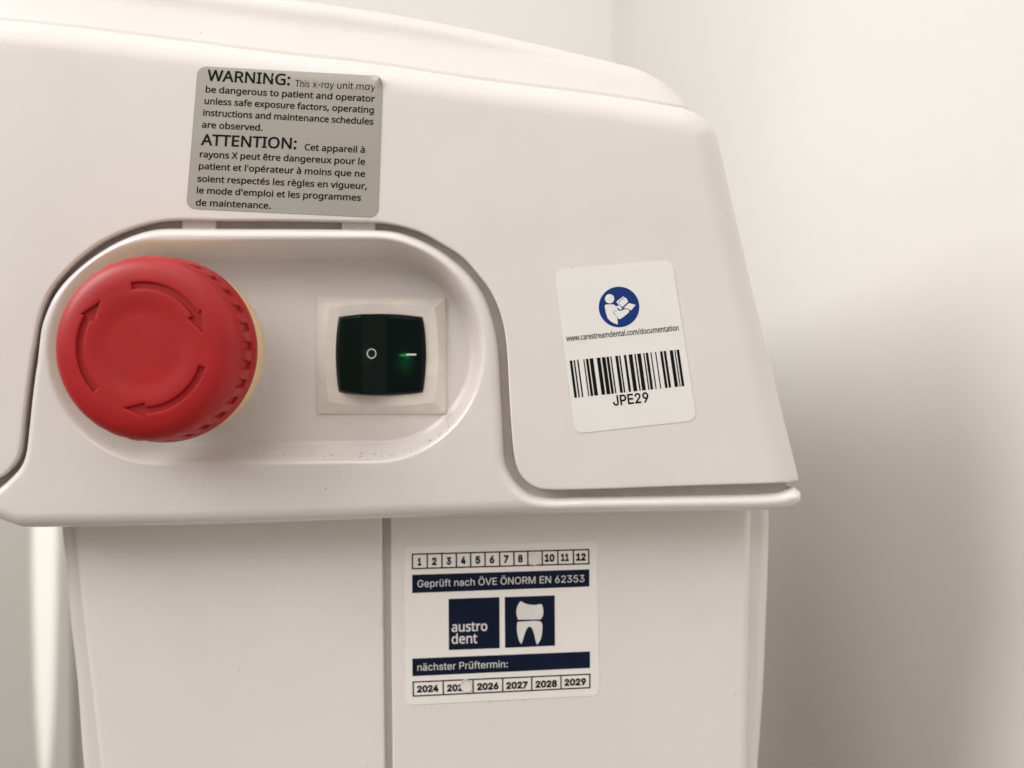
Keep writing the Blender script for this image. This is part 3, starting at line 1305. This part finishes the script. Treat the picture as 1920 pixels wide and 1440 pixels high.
mb.build("month_numbers", M_ink, ins_, False)
mb = MB()
for s, (x, y) in zip(("2024", "2025", "2026", "2027", "2028", "2029"), ((290, 1201), (515, 1193), (740, 1183), (958, 1175), (1178, 1165), (1395, 1151))):
    put_text(mb, s, C5(x - 82, y + 29), C5(x + 80, y + 22), 12.4, upi, h_col, LF, F_GRO, BO)
mb.build("year_numbers", M_ink, ins_, False)
mb = MB()
quad(mb, [C5(*p) for p in ((172, 350), (1500, 309), (1500, 438), (172, 487))])
mb.build("printed_band", M_navy, ins_, False)
mb = MB()
quad(mb, [C5(*p) for p in ((173, 978), (1505, 924), (1505, 1048), (174, 1110))])
mb.build("printed_band", M_navy, ins_, False)
mb = MB()
quad(mb, [C5(*p) for p in ((444, 531), (826, 517), (828, 900), (447, 914))])
mb.build("printed_square", M_navy, ins_, False)
mb = MB()
quad(mb, [C5(*p) for p in ((865, 517), (1240, 504), (1243, 881), (868, 898))])
mb.build("printed_square", M_navy, ins_, False)
mb = MB()
LW = LF + .04
put_text(mb, "Gepr\u00fcft nach \u00d6VE \u00d6NORM EN 62353", C5(212, 443), C5(1462, 403), 13.2, upi, h_col, LW, F_GRO, 0.001)
put_text(mb, "n\u00e4chster Pr\u00fcftermin:", C5(212, 1069), C5(888, 1043), 13.2, upi, h_col, LW, F_GRO, 0.001)
put_text(mb, "austro", C5(468, 776), C5(735, 768), 18.0, upi, h_col, LW, F_HUM, 0.014)
put_text(mb, "dent", C5(468, 866), C5(660, 860), 18.0, upi, h_col, LW, F_HUM, 0.014)
mb.build("white_lettering", M_white, ins_, False)
mb = MB()
tu = smooth([(965, 686), (955, 650), (953, 615), (965, 575), (986, 549), (1010, 561), (1050, 573), (1100, 575), (1139, 570), (1152, 600), (1154, 640), (1146, 667), (1136, 683)], 5)
put_poly(mb, [C5(*p) for p in tu], h_col, LW)
tlw = smooth([(962, 702), (1128, 698), (1145, 714), (1147, 760), (1141, 810), (1126, 850), (1107, 871), (1098, 845), (1085, 792), (1070, 752), (1052, 738), (1034, 750),
              (1015, 792), (999, 845), (989, 866), (974, 845), (962, 800), (957, 750), (958, 712)], 5)
put_poly(mb, [C5(*p) for p in tlw], h_col, LW)
mb.build("tooth_emblem", M_white, ins_, False)
for x, y in ((1086, 233), (575, 1178)):
    mb = MB()
    cir = [C5(x + 45 * math.cos(a), y + 45 * math.sin(a)) for a in np.linspace(0, 2 * math.pi, 40, endpoint=False)]
    inn = [C5(x + 41 * math.cos(a), y + 41 * math.sin(a)) for a in np.linspace(0, 2 * math.pi, 40, endpoint=False)]
    mid = [C5(x + 43.5 * math.cos(a), y + 43.5 * math.sin(a)) for a in np.linspace(0, 2 * math.pi, 40, endpoint=False)]
    f = [surf_px([p[0] for p in q], [p[1] for p in q], h_col, l)
         for q, l in ((cir, .1), (cir, LF + .12), (mid, LF + .32), (inn, LF + .05))]
    mb.strip(f)
    mb.add(f[-1], [tuple(range(40))])
    mb.build("punch_mark", M_col, ins_, False)

# ------------------------------------------------------------------ dust in the recess and stray flecks
mb = MB()


def fleck(px, py, hfun, s, ln=1.0, ang=None):
    ang = random.uniform(0, math.pi) if ang is None else ang
    ca, sa = math.cos(ang), math.sin(ang)
    q = []
    n = 6
    for i in range(n):
        a = 2 * math.pi * i / n
        r = s * random.uniform(.6, 1.2)
        x, y = r * ln * math.cos(a), r * math.sin(a)
        q.append((px + x * ca - y * sa, py + x * sa + y * ca))
    base = surf_px([p[0] for p in q], [p[1] for p in q], hfun, .01, -5)
    top = surf_px([px], [py], hfun, .07, -5)
    b = len(mb.v)
    mb.v += base + top
    mb.f += [(b + i, b + (i + 1) % n, b + n) for i in range(n)]


for _ in range(150):
    t = random.random()
    # along the lower right sweep of the recess
    if t < .55:
        a = math.radians(random.gauss(-62, 17))
        x, y = 699 + 200 * math.cos(a), 657 - 200 * math.sin(a)
    else:
        x, y = random.uniform(480, 720), 852
    fleck(x + random.gauss(0, 2), y + random.gauss(0, 3.5), h_bez, abs(random.gauss(0, .4)) + .22, random.choice((1, 1, 1.6, 2.4)))
for _ in range(40):
    x, y = random.uniform(80, 940), random.uniform(885, 950)
    if h_bez([U(x, y)])[0] > -1:
        fleck(x, y, h_bez, random.uniform(.3, .8), random.choice((1, 1, 2.2)))
for _ in range(26):
    x, y = random.uniform(520, 870), random.uniform(500, 840)
    if not (590 < x < 840 and 550 < y < 780):
        fleck(x, y, h_bez, random.uniform(.3, .7), random.choice((1, 1, 3)))
for corners, hf, n in (([C5(112, 138), C5(1556, 100), C5(1576, 1254), C5(120, 1328)], h_col, 46),
                       ([(1039.5, 506), (1260, 487.5), (1306, 788), (1078, 813)], h_hood, 26)):
    for _ in range(n):
        k = random.choice((0, 2, 3, 3, 2))
        p, q = np.array(corners[k]), np.array(corners[(k + 1) % 4])
        t = random.uniform(.06, .94)
        c = p + (q - p) * t
        o = (c - sum(np.array(z) for z in corners) / 4)
        c = c + o / np.linalg.norm(o) * random.uniform(1.0, 2.2)
        fleck(c[0], c[1], hf, random.uniform(.25, .6), random.choice((1, 1.5, 3)))
for _ in range(40):
    a_ = random.uniform(-1.2, 1.3)
    fleck(372 + 152 * math.cos(a_), 664 + 152 * math.sin(a_), h_bez, random.uniform(.25, .55), random.choice((1, 1, 2.5)))
for _ in range(60):
    fleck(random.uniform(742, 1400), random.uniform(985, 1438), h_col, random.uniform(.2, .5), random.choice((1, 1, 2.6)))
    fleck(random.uniform(205, 712), random.uniform(1000, 1438), h_ll, random.uniform(.2, .5), random.choice((1, 1, 2.6)))
    fleck(random.uniform(10, 1300), random.uniform(150, 400), h_hood, random.uniform(.2, .5), random.choice((1, 1, 2.6)))
d = mb.build("dust", M_dust, unit, False)
d["kind"] = "stuff"
